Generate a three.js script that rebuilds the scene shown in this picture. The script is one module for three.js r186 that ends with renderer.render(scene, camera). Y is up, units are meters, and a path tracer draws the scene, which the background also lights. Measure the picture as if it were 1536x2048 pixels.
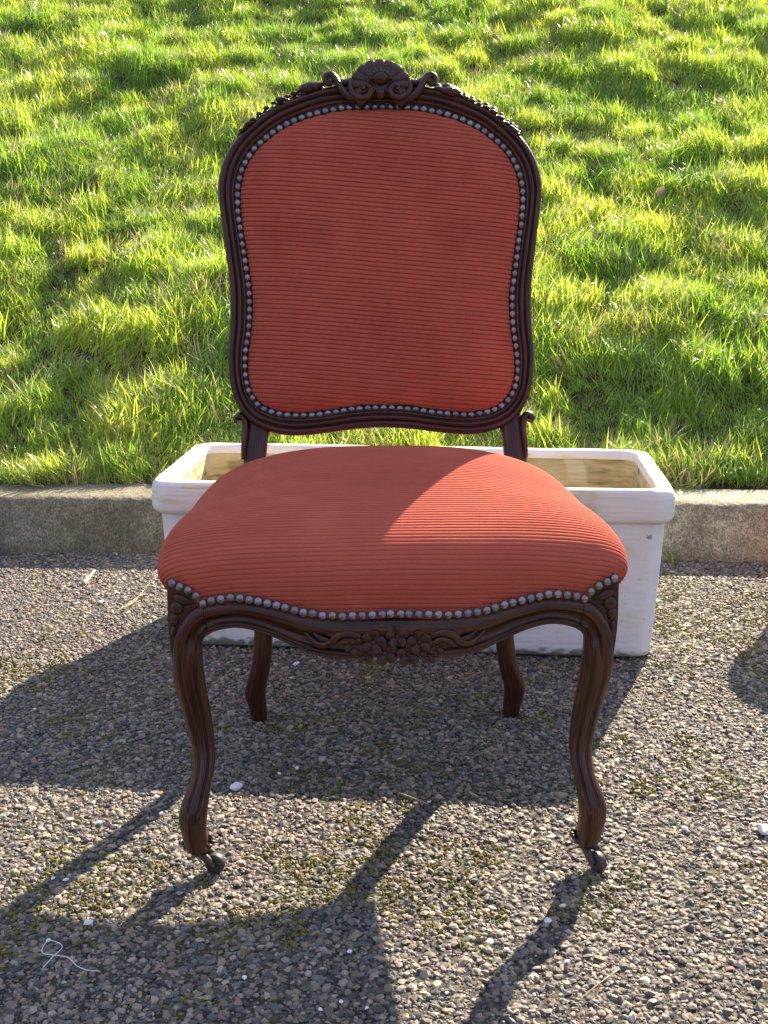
import * as THREE from 'three';
import { mergeGeometries } from 'three/addons/utils/BufferGeometryUtils.js';

// ---------------------------------------------------------------- camera, sky, sun, exposure
const scene = new THREE.Scene();
const camera = new THREE.PerspectiveCamera(48.0, 768 / 1024, 0.05, 400);
camera.position.set(0, 0.78, 0);
camera.rotation.set(THREE.MathUtils.degToRad(-14.8), 0, 0);
scene.add(camera);

const SUN = new THREE.Vector3(0.755, 1.0, -1.6).normalize();
{ // clear pale sky: deeper blue overhead, milky towards the horizon and around the sun
  const W = 512, H = 256, d = new Float32Array(W * H * 4);
  for (let j = 0; j < H; j++) for (let i = 0; i < W; i++) {
    const up = ((j + 0.5) / H - 0.5) * Math.PI, az = ((i + 0.5) / W - 0.5) * 2 * Math.PI;
    const x = Math.cos(az) * Math.cos(up), y = Math.sin(up), z = Math.sin(az) * Math.cos(up), c = Math.max(-1, Math.min(1, x * SUN.x + y * SUN.y + z * SUN.z)), ang = Math.acos(c);
    const h = Math.pow(1 - Math.max(0, y), 3), glow = 0.9 * Math.exp(-ang / 0.22) + 0.28 * Math.exp(-ang / 0.8), k = (j * W + i) * 4;
    d[k] = 0.122 + 0.064 * h + 0.54 * glow; d[k + 1] = 0.153 + 0.056 * h + 0.52 * glow; d[k + 2] = 0.248 + 0.028 * h + 0.49 * glow; d[k + 3] = 1;
  }
  const sky = new THREE.DataTexture(d, W, H, THREE.RGBAFormat, THREE.FloatType);
  sky.mapping = THREE.EquirectangularReflectionMapping; sky.magFilter = THREE.LinearFilter; sky.needsUpdate = true;
  scene.background = sky; scene.environment = sky;
}

const sun = new THREE.DirectionalLight(0xffedd2, 5);
sun.name = 'sun';
sun.position.copy(SUN).multiplyScalar(12).add(new THREE.Vector3(0, 0, -2));
sun.target.position.set(0, 0, -2);
sun.castShadow = true;
sun.shadow.mapSize.set(4096, 4096);
Object.assign(sun.shadow.camera, { left: -6, right: 6, top: 6, bottom: -6, near: 0.5, far: 40 });
scene.add(sun, sun.target);

const renderer = new THREE.WebGLRenderer({ antialias: true });
renderer.setSize(768, 1024);
renderer.toneMapping = THREE.LinearToneMapping;
renderer.toneMappingExposure = 3.65;
renderer.shadowMap.enabled = true;

// ---------------------------------------------------------------- helpers
function rng(seed) {
  let a = seed >>> 0;
  return () => { a = (a + 0x6d2b79f5) | 0; let t = Math.imul(a ^ (a >>> 15), 1 | a); t = (t + Math.imul(t ^ (t >>> 7), 61 | t)) ^ t; return ((t ^ (t >>> 14)) >>> 0) / 4294967296; };
}
const hash = (x, y, s) => { let h = (Math.imul(x, 374761393) + Math.imul(y, 668265263) + Math.imul(s, 974634777)) | 0; h = Math.imul(h ^ (h >>> 13), 1274126177); return ((h ^ (h >>> 16)) >>> 0) / 4294967296; };
function vnoise(x, y, s = 0) {
  const xi = Math.floor(x), yi = Math.floor(y), fx = x - xi, fy = y - yi, u = fx * fx * (3 - 2 * fx), v = fy * fy * (3 - 2 * fy);
  return (hash(xi, yi, s) * (1 - u) + hash(xi + 1, yi, s) * u) * (1 - v) + (hash(xi, yi + 1, s) * (1 - u) + hash(xi + 1, yi + 1, s) * u) * v;
}
const fbm = (x, y, o = 4, s = 0) => { let a = 0.5, t = 0, n = 0; for (let i = 0; i < o; i++) { t += a * vnoise(x, y, s + i * 17); n += a; a *= 0.5; x *= 2.03; y *= 2.03; } return t / n; };
const lerp = (a, b, t) => a + (b - a) * t, clamp = (x, a = 0, b = 1) => Math.min(b, Math.max(a, x));
const sstep = (a, b, x) => { const t = clamp((x - a) / (b - a)); return t * t * (3 - 2 * t); };
const V = (x, y, z) => new THREE.Vector3(x, y, z);
const interp = (x, xs, ys) => { if (x <= xs[0]) return ys[0]; for (let i = 1; i < xs.length; i++) if (x <= xs[i]) return lerp(ys[i - 1], ys[i], (x - xs[i - 1]) / (xs[i] - xs[i - 1])); return ys[ys.length - 1]; };

const taken = {};
const numbered = (n) => { const k = taken[n] = (taken[n] ?? -1) + 1; return k ? n + '_' + String(k).padStart(3, '0') : n; };
function mesh(name, g, m, parent) {
  const o = new THREE.Mesh(g, m); o.name = name; o.castShadow = o.receiveShadow = true;
  if (parent) parent.add(o);
  return o;
}
function tag(o, label, category, group, kind) {
  o.userData.label = label;
  if (category) o.userData.category = category;
  if (group) o.userData.group = group;
  if (kind) o.userData.kind = kind;
  return o;
}
function thing(name, label, category, group) { const g = new THREE.Group(); g.name = numbered(name); tag(g, label, category, group); scene.add(g); return g; }
function structure(name, label) { const g = new THREE.Group(); g.name = name; g.userData = { kind: 'structure', label }; scene.add(g); return g; }

// grid of (nu+1) x (nv+1) points, fn(u, v) -> [x, y, z]; uv scaled to metres by su, sv
function grid(nu, nv, fn, su = 1, sv = 1, flip = false) {
  const pos = new Float32Array((nu + 1) * (nv + 1) * 3), uv = new Float32Array((nu + 1) * (nv + 1) * 2), idx = [];
  let k = 0;
  for (let j = 0; j <= nv; j++) for (let i = 0; i <= nu; i++) {
    const p = fn(i / nu, j / nv, i, j);
    pos[k * 3] = p[0]; pos[k * 3 + 1] = p[1]; pos[k * 3 + 2] = p[2]; uv[k * 2] = i / nu * su; uv[k * 2 + 1] = j / nv * sv; k++;
  }
  for (let j = 0; j < nv; j++) for (let i = 0; i < nu; i++) {
    const a = j * (nu + 1) + i, b = a + 1, c = a + nu + 1, d = c + 1;
    if (flip) idx.push(a, c, b, b, c, d); else idx.push(a, b, c, b, d, c);
  }
  const g = new THREE.BufferGeometry();
  g.setAttribute('position', new THREE.BufferAttribute(pos, 3)); g.setAttribute('uv', new THREE.BufferAttribute(uv, 2));
  g.setIndex(idx); g.computeVertexNormals();
  return g;
}
// rings: list of equally long lists of [x,y,z]; closed around; optional caps
function loft(rings, { cap0 = true, cap1 = true, closed = false, su = 10, sv = 10, flip = false, swap = false } = {}) {
  const n = rings[0].length, R = rings.length, g0 = grid(n, closed ? R : R - 1, (u, v, i, j) => rings[j % R][i % n], 1, 1, flip);
  // uv in metres: u along the path, v around
  const uv = g0.attributes.uv, p = g0.attributes.position; let along = 0;
  for (let j = 0; j <= (closed ? R : R - 1); j++) {
    if (j) along += Math.hypot(...[0, 1, 2].map((c) => p.array[(j * (n + 1)) * 3 + c] - p.array[((j - 1) * (n + 1)) * 3 + c]));
    let around = 0;
    for (let i = 0; i <= n; i++) { const k = j * (n + 1) + i; if (i) around += Math.hypot(...[0, 1, 2].map((c) => p.array[k * 3 + c] - p.array[(k - 1) * 3 + c])); if (swap) uv.setXY(k, around * su, along * sv); else uv.setXY(k, along * su, around * sv); }
  }
  // even out the normals along the seam
  const nm = g0.attributes.normal;
  for (let j = 0; j <= (closed ? R : R - 1); j++) {
    const a = j * (n + 1), b = a + n, v = V(nm.getX(a) + nm.getX(b), nm.getY(a) + nm.getY(b), nm.getZ(a) + nm.getZ(b)).normalize();
    nm.setXYZ(a, v.x, v.y, v.z); nm.setXYZ(b, v.x, v.y, v.z);
  }
  const parts = [g0];
  const cap = (ring, rev) => {
    const c = [0, 0, 0]; ring.forEach((q) => { for (let d = 0; d < 3; d++) c[d] += q[d] / n; });
    const pos = [], uvs = [], idx = [];
    [c, ...ring].forEach((q) => { pos.push(...q); uvs.push(q[0] * su, q[1] * sv); });
    for (let i = 0; i < n; i++) { const a = 1 + i, b = 1 + (i + 1) % n; if (rev !== flip) idx.push(0, b, a); else idx.push(0, a, b); }
    const g = new THREE.BufferGeometry(); g.setAttribute('position', new THREE.Float32BufferAttribute(pos, 3)); g.setAttribute('uv', new THREE.Float32BufferAttribute(uvs, 2)); g.setIndex(idx); g.computeVertexNormals(); parts.push(g);
  };
  if (!closed && cap0) cap(rings[0], true);
  if (!closed && cap1) cap(rings[R - 1], false);
  return parts.length > 1 ? mergeGeometries(parts) : g0;
}
// tube with its own radius along the path, flattened by fl along z
function taperTube(points, radius, seg = 40, sides = 12, fl = 1) {
  const c = new THREE.CatmullRomCurve3(points.map((p) => V(...p))), fr = c.computeFrenetFrames(seg, false), rings = [];
  let N = null;
  for (let i = 0; i <= seg; i++) {
    const t = i / seg, P = c.getPointAt(t), T = c.getTangentAt(t), r = radius(t);
    const A = V(0, 0, 1).addScaledVector(T, -T.z); if (A.lengthSq() < 1e-3) A.copy(N ?? V(1, 0, 0)); A.normalize(); N = A;
    const B = V().crossVectors(T, A), ring = [];
    for (let k = 0; k < sides; k++) { const a = k / sides * Math.PI * 2, q = P.clone().addScaledVector(A, Math.cos(a) * r * fl).addScaledVector(B, Math.sin(a) * r); ring.push(q.toArray()); }
    rings.push(ring);
  }
  return loft(rings, { flip: true });
}
const ball = (x, y, z, rx, ry, rz, rot = [0, 0, 0], w = 12, h = 8) => {
  const g = new THREE.SphereGeometry(1, w, h); g.scale(rx, ry, rz);
  g.applyMatrix4(new THREE.Matrix4().compose(V(x, y, z), new THREE.Quaternion().setFromEuler(new THREE.Euler(...rot)), V(1, 1, 1))); return g;
};
function texture(w, h, fn, srgb = true, rep = [1, 1]) {
  const d = new Uint8Array(w * h * 4);
  for (let y = 0; y < h; y++) for (let x = 0; x < w; x++) { const c = fn(x, y), k = (y * w + x) * 4; d[k] = clamp(c[0]) * 255; d[k + 1] = clamp(c[1]) * 255; d[k + 2] = clamp(c[2]) * 255; d[k + 3] = 255; }
  const t = new THREE.DataTexture(d, w, h); t.wrapS = t.wrapT = THREE.RepeatWrapping; t.magFilter = THREE.LinearFilter; t.minFilter = THREE.LinearMipmapLinearFilter;
  if (srgb) t.colorSpace = THREE.SRGBColorSpace; t.repeat.set(...rep); t.needsUpdate = true; return t;
}
// noise that repeats every w texels
const tnoise = (x, y, px, py, s) => { const xi = Math.floor(x), yi = Math.floor(y), fx = x - xi, fy = y - yi, u = fx * fx * (3 - 2 * fx), v = fy * fy * (3 - 2 * fy), h = (a, b) => hash(((a % px) + px) % px, ((b % py) + py) % py, s); return (h(xi, yi) * (1 - u) + h(xi + 1, yi) * u) * (1 - v) + (h(xi, yi + 1) * (1 - u) + h(xi + 1, yi + 1) * u) * v; };
const tfbm = (u, v, f, s, o = 4) => { let a = 0.5, t = 0, n = 0; for (let i = 0; i < o; i++) { t += a * tnoise(u * f, v * f, f, f, s + i * 7); n += a; a *= 0.5; f *= 2; } return t / n; };
const mixc = (a, b, t) => a.map((x, i) => lerp(x, b[i], t));

// ---------------------------------------------------------------- materials
const woodMap = texture(512, 512, (x, y) => {
  const u = x / 512, v = y / 512, streak = tnoise(u * 6, v * 96, 6, 96, 3) * 0.5 + tnoise(u * 12, v * 220, 12, 220, 5) * 0.3 + tfbm(u, v, 8, 9) * 0.5;
  return mixc([0.105, 0.05, 0.036], [0.335, 0.17, 0.10], clamp(streak * 1.9 - 0.65));
});
const woodBump = texture(256, 256, (x, y) => { const u = x / 256, v = y / 256, t = tnoise(u * 5, v * 90, 5, 90, 31) * 0.6 + tfbm(u, v, 16, 33) * 0.4; return [t, t, t]; }, false);
const M = {};
M.wood = new THREE.MeshPhysicalMaterial({ map: woodMap, roughness: 0.4, bumpMap: woodBump, bumpScale: 0.0004, clearcoat: 0.22, clearcoatRoughness: 0.22, specularIntensity: 0.7 });
const fuzz = texture(512, 512, (x, y) => { const u = x / 512, v = y / 512, t = tfbm(u, v, 64, 41, 3) * 0.6 + hash(x, y, 4) * 0.4; return [t, t, t]; }, false, [1, 1]);
const fabricMap = texture(512, 512, (x, y) => { const u = x / 512, v = y / 512, t = tfbm(u, v, 5, 71, 4) * 0.6 + hash(x, y, 8) * 0.25 + tfbm(u, v, 60, 73, 2) * 0.15; return mixc([0.625, 0.29, 0.23], [0.775, 0.40, 0.315], t); });
M.fabric = new THREE.MeshPhysicalMaterial({ map: fabricMap, roughness: 0.95, bumpMap: fuzz, bumpScale: 0.00012, sheen: 1.0, sheenRoughness: 0.5, sheenColor: new THREE.Color(0.95, 0.46, 0.33), specularIntensity: 0.2 });
M.pewter = new THREE.MeshStandardMaterial({ color: new THREE.Color(0.34, 0.35, 0.38), metalness: 0.85, roughness: 0.38 });
M.nails = [[0.27, 0.28, 0.31, 0.32], [0.20, 0.21, 0.235, 0.4], [0.24, 0.235, 0.24, 0.28]].map(([r, g, b, q]) => new THREE.MeshStandardMaterial({ color: new THREE.Color(r, g, b), metalness: 0.9, roughness: q }));
M.brass = new THREE.MeshStandardMaterial({ color: new THREE.Color(0.07, 0.058, 0.045), metalness: 0.6, roughness: 0.5 });
M.wheel = new THREE.MeshStandardMaterial({ color: new THREE.Color(0.06, 0.055, 0.05), metalness: 0.35, roughness: 0.5 });
M.lining = new THREE.MeshStandardMaterial({ color: new THREE.Color(0.02, 0.018, 0.016), roughness: 1 });

// ================================================================= SETTING
// ---------------------------------------------------------------- asphalt ground
const asphalt = texture(1024, 1024, (x, y) => {
  const u = x / 1024, v = y / 1024, a = tfbm(u, v, 160, 11, 2), b = tfbm(u, v, 6, 13, 4), m = sstep(0.55, 0.75, tfbm(u, v, 9, 15, 4));
  return mixc(mixc([0.15, 0.14, 0.125], [0.40, 0.375, 0.34], clamp(a * 1.6 - 0.35) * (0.7 + 0.4 * b)), [0.27, 0.27, 0.10], m * 0.5);
});
const asphaltBump = texture(1024, 1024, (x, y) => { const t = tfbm(x / 1024, y / 1024, 160, 11, 2); return [t, t, t]; }, false);
M.asphalt = new THREE.MeshStandardMaterial({ map: asphalt, roughness: 0.95, bumpMap: asphaltBump, bumpScale: 0.004 });
const ground = mesh('ground', grid(60, 60, (u, v) => [(u - 0.5) * 160, 0, 80 - v * 160], 160, 160), M.asphalt);
tag(ground, 'weathered chipped asphalt ground under the chair', null, null, 'structure'); scene.add(ground);

// ---------------------------------------------------------------- bank of grass: height of its soil
const BANK0 = -2.74;
function bankH(x, z) {
  const d = BANK0 - z; if (d < 0) return 0.06;
  const rise = 0.105 + 0.42 * d;
  const top = 2.55 + 0.05 * (d - 5);
  const base = d < 4.6 ? rise : lerp(rise, top, sstep(4.6, 8, d));
  const lumps = (fbm(x * 1.7 + 3, z * 1.7, 2, 5) - 0.5) * 0.10 + (fbm(x * 4.6, z * 4.6 + 9, 3, 8) - 0.5) * 0.05;
  return base + lumps * sstep(0, 0.5, d);
}
const soilMap = texture(512, 512, (x, y) => { const u = x / 512, v = y / 512; return mixc([0.16, 0.13, 0.07], [0.30, 0.29, 0.14], tfbm(u, v, 24, 51, 4)); });
M.soil = new THREE.MeshStandardMaterial({ map: soilMap, roughness: 1 });
const bank = mesh('grass_bank', grid(260, 220, (u, v) => { const x = (u - 0.5) * 15, t = v * v * 0.6 + v * 0.4, z = BANK0 + 0.03 - t * 30; return [x * (1 + 2 * v), bankH(x * (1 + 2 * v), z), z]; }, 40, 60), M.soil);
tag(bank, 'sloping soil bank under the grass', null, null, 'structure'); scene.add(bank);

// ---------------------------------------------------------------- kerb
const kerb = structure('kerb', 'concrete kerb with sloping face between asphalt and grass');
{
  const kerbTex = (lo, hi, s) => texture(1024, 1024, (x, y) => {
    const u = x / 1024, v = y / 1024, big = tfbm(u, v, 9, s, 5), fine = tnoise(u * 330, v * 240, 330, 240, s + 5) * 0.75 + tnoise(u * 160, v * 110, 160, 110, s + 6) * 0.25, spot = sstep(0.5, 0.75, tfbm(u, v, 40, s + 9, 4));
    let c = mixc(lo, hi, clamp(big * 1.3 - 0.15)); c = mixc(c.map((q) => q * 1.08), c.map((q) => q * 0.58), clamp(fine * 1.3 - 0.25)); return mixc(c, [0.34, 0.33, 0.22], spot * 0.3);
  });
  const bump = texture(512, 512, (x, y) => { const t = tfbm(x / 512, y / 512, 48, 81, 3); return [t, t, t]; }, false);
  const mats = [[[0.40, 0.375, 0.30], [0.58, 0.55, 0.46], 91], [[0.52, 0.50, 0.42], [0.74, 0.71, 0.62], 97]].map(([a, b, s]) => new THREE.MeshStandardMaterial({ map: kerbTex(a, b, s), roughness: 0.95, bumpMap: bump, bumpScale: 0.003 }));
  const prof = [[0, -0.08], [0.003, 0], [0.012, 0.025], [0.032, 0.062], [0.052, 0.098], [0.058, 0.108], [0.066, 0.1155], [0.077, 0.119], [0.092, 0.120], [0.20, 0.121], [0.21, 0.118], [0.214, 0.1], [0.214, -0.08]];
  const L = 0.98;
  for (let k = -4; k <= 4; k++) {
    const x0 = k * L - 0.02 + 0.003, x1 = x0 + L - 0.006, n = 60;
    const rings = [];
    for (let i = 0; i <= n; i++) {
      const x = lerp(x0, x1, i / n), e = Math.min(i, n - i) / n * L, ch = 0.004 * Math.exp(-((e / 0.006) ** 2));
      rings.push(prof.map(([b, h], j) => { const nz = j > 1 && j < 11 ? (fbm(x * 30, j * 3.1 + k, 3, 61) - 0.5) * 0.006 : 0; return [x, h - (j > 5 ? ch : 0) + nz * 0.5, -(b + ch) + nz]; }));
    }
    const g = loft(rings, { su: 1.5, sv: 1.5, flip: true });
    mesh('kerb_stone', g, k >= 0 ? mats[1] : mats[0], kerb);
  }
  kerb.position.set(0, 0, -2.541); kerb.rotation.y = -0.04 * -1 * -1;
}

// ================================================================= PLANTER
const planter = thing('stone_planter', 'empty white painted rectangular trough planter behind the chair, against the kerb', 'planter');
{
  const W = 0.918, D = 0.368, HP = 0.305;
  const rr = (w, d, r, y, dx = 0) => { const out = [], n = 8; for (const [cx, cz, a0] of [[w / 2 - r, d / 2 - r, 0], [-w / 2 + r, d / 2 - r, 90], [-w / 2 + r, -d / 2 + r, 180], [w / 2 - r, -d / 2 + r, 270]]) { for (let i = 0; i <= n; i++) { const a = (a0 + i / n * 90) * Math.PI / 180; out.push([cx + Math.cos(a) * r, y, cz + Math.sin(a) * r]); } }
    // finer straight runs
    const fine = []; for (let i = 0; i < out.length; i++) { const a = out[i], b = out[(i + 1) % out.length], L = Math.hypot(a[0] - b[0], a[2] - b[2]), m = L > 0.05 ? 24 : 1; for (let k = 0; k < m; k++) fine.push([lerp(a[0], b[0], k / m), y, lerp(a[2], b[2], k / m)]); } return fine; };
  const wob = (rings, amp) => rings.map((r) => r.map(([x, y, z]) => { const n = (fbm(x * 14 + z * 9, y * 16, 3, 21) - 0.5) * amp; return [x * (1 + n * 0.6), y + n * 0.35, z * (1 + n * 1.4)]; }));
  const white = texture(1024, 512, (x, y) => { const u = x / 1024, v = y / 512, a = tfbm(u, v, 6, 101, 4), f = tfbm(u, v, 90, 103, 2), sp = sstep(0.86, 0.9, tfbm(u, v, 90, 105, 2)); let c = mixc([0.83, 0.835, 0.84], [0.93, 0.93, 0.93], a * 0.7 + f * 0.3); c = mixc(c, [0.80, 0.80, 0.68], sstep(0.55, 0.8, tfbm(u, v, 11, 109, 4)) * 0.5); c = mixc(c, [0.36, 0.35, 0.26], v < 0.3 ? sstep(0.012, -0.012, v - 0.088 - (f - 0.5) * 0.05 - (a - 0.5) * 0.03) * 0.65 : 0); return mixc(c, [0.42, 0.41, 0.40], sp * 0.6); });
  const rimTex = texture(1024, 256, (x, y) => { const u = x / 1024, v = y / 256, a = tfbm(u, v, 9, 121, 4), f = tfbm(u, v, 70, 123, 2); return mixc(mixc([0.82, 0.81, 0.78], [0.94, 0.94, 0.92], a), [0.72, 0.71, 0.50], sstep(0.52, 0.74, tfbm(u, v, 14, 125, 4)) * 0.7 * f * 1.6); });
  const pb = texture(512, 512, (x, y) => { const u = x / 512, v = y / 512, t = tfbm(u, v, 30, 131, 4) * 0.7 + tnoise(u * 20, v * 90, 20, 90, 133) * 0.3; return [t, t, t]; }, false);
  const mBody = new THREE.MeshStandardMaterial({ map: white, roughness: 0.75, bumpMap: pb, bumpScale: 0.0022 });
  const mRim = new THREE.MeshStandardMaterial({ map: rimTex, roughness: 0.8, bumpMap: pb, bumpScale: 0.002 });
  const inner = texture(1024, 256, (x, y) => {
    const u = x / 1024, v = y / 256, a = tfbm(u, v, 8, 141, 4), b = tfbm(u, v, 26, 143, 4), f = tfbm(u, v, 100, 147, 2);
    let c = mixc([0.64, 0.60, 0.45], [0.82, 0.79, 0.66], a * 0.7 + f * 0.3);
    c = mixc(c, [0.34, 0.31, 0.19], sstep(0.50, 0.74, b * 0.6 + tfbm(u, v, 7, 151, 4) * 0.4) * (0.35 + 0.5 * f));   // mould blotches
    c = mixc(c, [0.84, 0.83, 0.74], sstep(0.70, 0.82, tnoise(u * 60, v * 2, 60, 2, 153)) * 0.55);      // lime runs
    return mixc(c, [0.56, 0.50, 0.24], sstep(0.5, 0.8, tfbm(u, v, 18, 157, 4)) * 0.55);
  });
  const mIn = new THREE.MeshStandardMaterial({ map: inner, roughness: 0.95, bumpMap: pb, bumpScale: 0.003 });
  // body: foot to underside of the collar
  mesh('body', loft(wob([rr(W - 0.11, D - 0.11, 0.02, 0.001), rr(W - 0.075, D - 0.075, 0.028, 0.0015), rr(W - 0.052, D - 0.052, 0.03, 0.008), rr(W - 0.047, D - 0.047, 0.032, 0.02), ...[0.06, 0.1, 0.14, 0.18, 0.22].map((y) => rr(W - 0.047 + y * 0.08, D - 0.047 + y * 0.08, 0.033, y)), rr(W - 0.028, D - 0.028, 0.034, 0.242), rr(W - 0.024, D - 0.024, 0.034, 0.251), rr(W - 0.05, D - 0.05, 0.03, 0.2525)], 0.006), { su: 1.0, sv: 2.0, cap1: false, swap: true }), mBody, planter);
  mesh('rim', loft(wob([rr(W - 0.04, D - 0.04, 0.034, 0.250), rr(W - 0.012, D - 0.012, 0.036, 0.2495), rr(W - 0.004, D - 0.004, 0.038, 0.2535), rr(W, D, 0.04, 0.259), rr(W, D, 0.04, 0.272), rr(W, D, 0.04, 0.290), rr(W - 0.004, D - 0.004, 0.04, 0.299), rr(W - 0.013, D - 0.013, 0.04, 0.3045), rr(W - 0.03, D - 0.03, 0.036, 0.3065), rr(W - 0.05, D - 0.05, 0.03, 0.305), rr(W - 0.062, D - 0.062, 0.026, 0.299), rr(W - 0.066, D - 0.066, 0.025, 0.29)], 0.006), { su: 0.8, sv: 3.2, cap0: false, cap1: false, swap: true }), mRim, planter);
  mesh('inner_wall', loft(wob([rr(W - 0.064, D - 0.064, 0.0255, 0.294), rr(W - 0.068, D - 0.068, 0.025, 0.27), rr(W - 0.074, D - 0.074, 0.025, 0.20), rr(W - 0.084, D - 0.084, 0.025, 0.10), rr(W - 0.09, D - 0.09, 0.03, 0.055), rr(W - 0.12, D - 0.12, 0.03, 0.045)], 0.006), { su: 0.8, sv: 3.2, cap0: false, swap: true }), mIn, planter);
  planter.position.set(0.056, 0, -2.104);
  planter.rotation.y = -0.082; planter.scale.y = 1.035;
}

// ================================================================= CHAIR
const chair = thing('salon_chair', 'carved dark wood salon chair with ribbed terracotta upholstery, on casters', 'chair');
chair.position.set(0.0116, 0, -1.2493); chair.rotation.y = THREE.MathUtils.degToRad(2);

// ---- front legs and apron: one sweep of matched outer / inner edges, cut at the joints
const LEG = [[[0.2497, 0.0337, 0.0059], [0.2231, 0.0337, 0.0059]], [[0.2525, 0.0462, 0.0076], [0.2229, 0.0462, 0.0076]], [[0.2546, 0.0587, 0.0094], [0.2239, 0.0587, 0.0094]], [[0.2561, 0.0711, 0.0113], [0.2234, 0.0711, 0.0113]], [[0.2558, 0.0834, 0.013], [0.222, 0.0834, 0.013]], [[0.253, 0.0944, 0.0125], [0.2207, 0.0944, 0.0125]], [[0.2498, 0.1039, 0.0094], [0.2193, 0.1039, 0.0094]], [[0.2454, 0.1134, 0.0062], [0.218, 0.1134, 0.0062]], [[0.242, 0.1228, 0.0029], [0.2163, 0.1228, 0.0029]], [[0.2398, 0.132, -0.0008], [0.2141, 0.132, -0.0008]], [[0.239, 0.15, -0.008], [0.2121, 0.15, -0.008]], [[0.2424, 0.1703, -0.012], [0.2128, 0.1703, -0.012]], [[0.2468, 0.1923, -0.012], [0.2146, 0.1924, -0.012]], [[0.2509, 0.216, -0.0082], [0.2169, 0.216, -0.0082]], [[0.2549, 0.2401, -0.0024], [0.2191, 0.2401, -0.0024]], [[0.2562, 0.2639, 0.0035], [0.2198, 0.2639, 0.0035]], [[0.2535, 0.2887, 0.0097], [0.2199, 0.2874, 0.0093]], [[0.2515, 0.3038, 0.0107], [0.2199, 0.2926, 0.0101]], [[0.248, 0.3144, 0.0112], [0.22, 0.2963, 0.0103]], [[0.2416, 0.3255, 0.0118], [0.2195, 0.3001, 0.0105]], [[0.2349, 0.3353, 0.012], [0.2185, 0.3032, 0.0107]], [[0.2272, 0.3419, 0.012], [0.2169, 0.306, 0.0108]], [[0.2161, 0.3473, 0.012], [0.2144, 0.3094, 0.011]]];
const APR = [[[0.2155, 0.3474, 0.0121], [0.2138, 0.31, 0.0121]], [[0.204, 0.3492, 0.0124], [0.206, 0.3148, 0.0124]], [[0.188, 0.3508, 0.0128], [0.1903, 0.3189, 0.0127]], [[0.1719, 0.351, 0.0139], [0.1748, 0.3195, 0.0136]], [[0.1519, 0.3484, 0.0163], [0.1529, 0.315, 0.0162]], [[0.1319, 0.3442, 0.0186], [0.1329, 0.3075, 0.0185]], [[0.112, 0.3385, 0.0211], [0.1135, 0.2987, 0.0209]], [[0.0915, 0.3347, 0.0238], [0.0941, 0.2906, 0.0235]], [[0.0716, 0.3333, 0.0264], [0.0746, 0.2867, 0.0261]], [[0.0518, 0.3328, 0.0283], [0.0569, 0.2857, 0.0281]], [[0.0282, 0.3328, 0.0291], [0.0295, 0.2879, 0.029]], [[0.0, 0.3334, 0.03], [0.0, 0.2889, 0.03]]];
const bumpf = (v, a, b) => (v <= a || v >= b ? 0 : Math.sin((v - a) / (b - a) * Math.PI));
// relief of the moulded band (v: 0 outer/top edge, 1 inner/bottom edge), metres
const reliefBand = (v) => 0.0055 * Math.sqrt(Math.max(0, bumpf(v, -0.04, 0.44))) - 0.0035 * bumpf(v, 0.44, 0.80) + 0.0035 * Math.sqrt(bumpf(v, 0.79, 0.9)) + 0.003 * Math.sqrt(bumpf(v, 0.9, 1.03)) - 0.001;
const reliefLeg = (v) => 0.011 * Math.pow(Math.max(0, 1 - (2 * v - 1) ** 2), 0.6) - 0.0032 * Math.exp(-(((v - 0.30) / 0.05) ** 2)) - 0.0032 * Math.exp(-(((v - 0.70) / 0.05) ** 2)) - 0.001 * bumpf(v, 0.34, 0.66);
const reliefFoot = (v) => 0.013 * Math.pow(Math.max(0, 1 - (2 * v - 1) ** 2), 0.55);
function sweepFront(stations, steps, thick, relief) {
  const cT = new THREE.CatmullRomCurve3(stations.map((s) => V(...s[0]))), cB = new THREE.CatmullRomCurve3(stations.map((s) => V(...s[1]))), rings = [], NF = 34, NB = 14;
  for (let i = 0; i <= steps; i++) {
    const t = i / steps, T = cT.getPoint(t), B = cB.getPoint(t), ring = [], [dep, sq] = thick(t, T);
    for (let k = 0; k <= NF; k++) { const v = k / NF, p = T.clone().lerp(B, v); p.z += relief(v, t, T); ring.push(p.toArray()); }
    for (let k = 1; k < NB; k++) { const v = 1 - k / NB, p = T.clone().lerp(B, v), e = Math.pow(Math.max(0, 1 - Math.abs(2 * v - 1) ** sq), 1 / sq); p.z -= dep * e; ring.push(p.toArray()); }
    rings.push(ring);
  }
  return rings;
}
const mirrorRings = (rings) => rings.map((r) => r.map(([x, y, z]) => [-x, y, z]));
{
  const legRings = sweepFront(LEG, 150, (t, T) => [lerp(0.022, 0.03, sstep(0.15, 0.32, T.y)) + 0.004 * bumpf(T.y, 0.03, 0.13), 2.4], (v, t, T) => {
    const w = sstep(0.255, 0.325, T.y), f = 1 - sstep(0.083, 0.10, T.y + 0.012 * Math.cos((v - 0.5) * Math.PI * 2.2));
    const knob = 0.0025 * Math.exp(-(((T.y - 0.088) / 0.012) ** 2) - (((v - 0.5) / 0.17) ** 2));
    return lerp(lerp(reliefLeg(v), reliefFoot(v), f), reliefBand(v) + 0.004 * bumpf(v, -0.1, 1.1), w) + knob;
  });
  mesh('front_leg', loft(legRings, { su: 3, sv: 12, flip: true }), M.wood, chair);
  mesh('front_leg', loft(mirrorRings(legRings), { su: 3, sv: 12 }), M.wood, chair);
  const half = sweepFront(APR, 110, () => [0.02, 8], (v) => reliefBand(v) + 0.0035 * bumpf(v, -0.1, 1.1));
  const all = [...half, ...mirrorRings(half).reverse().slice(1)];
  mesh('apron', loft(all, { su: 3, sv: 12, flip: true }), M.wood, chair);
}
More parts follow.
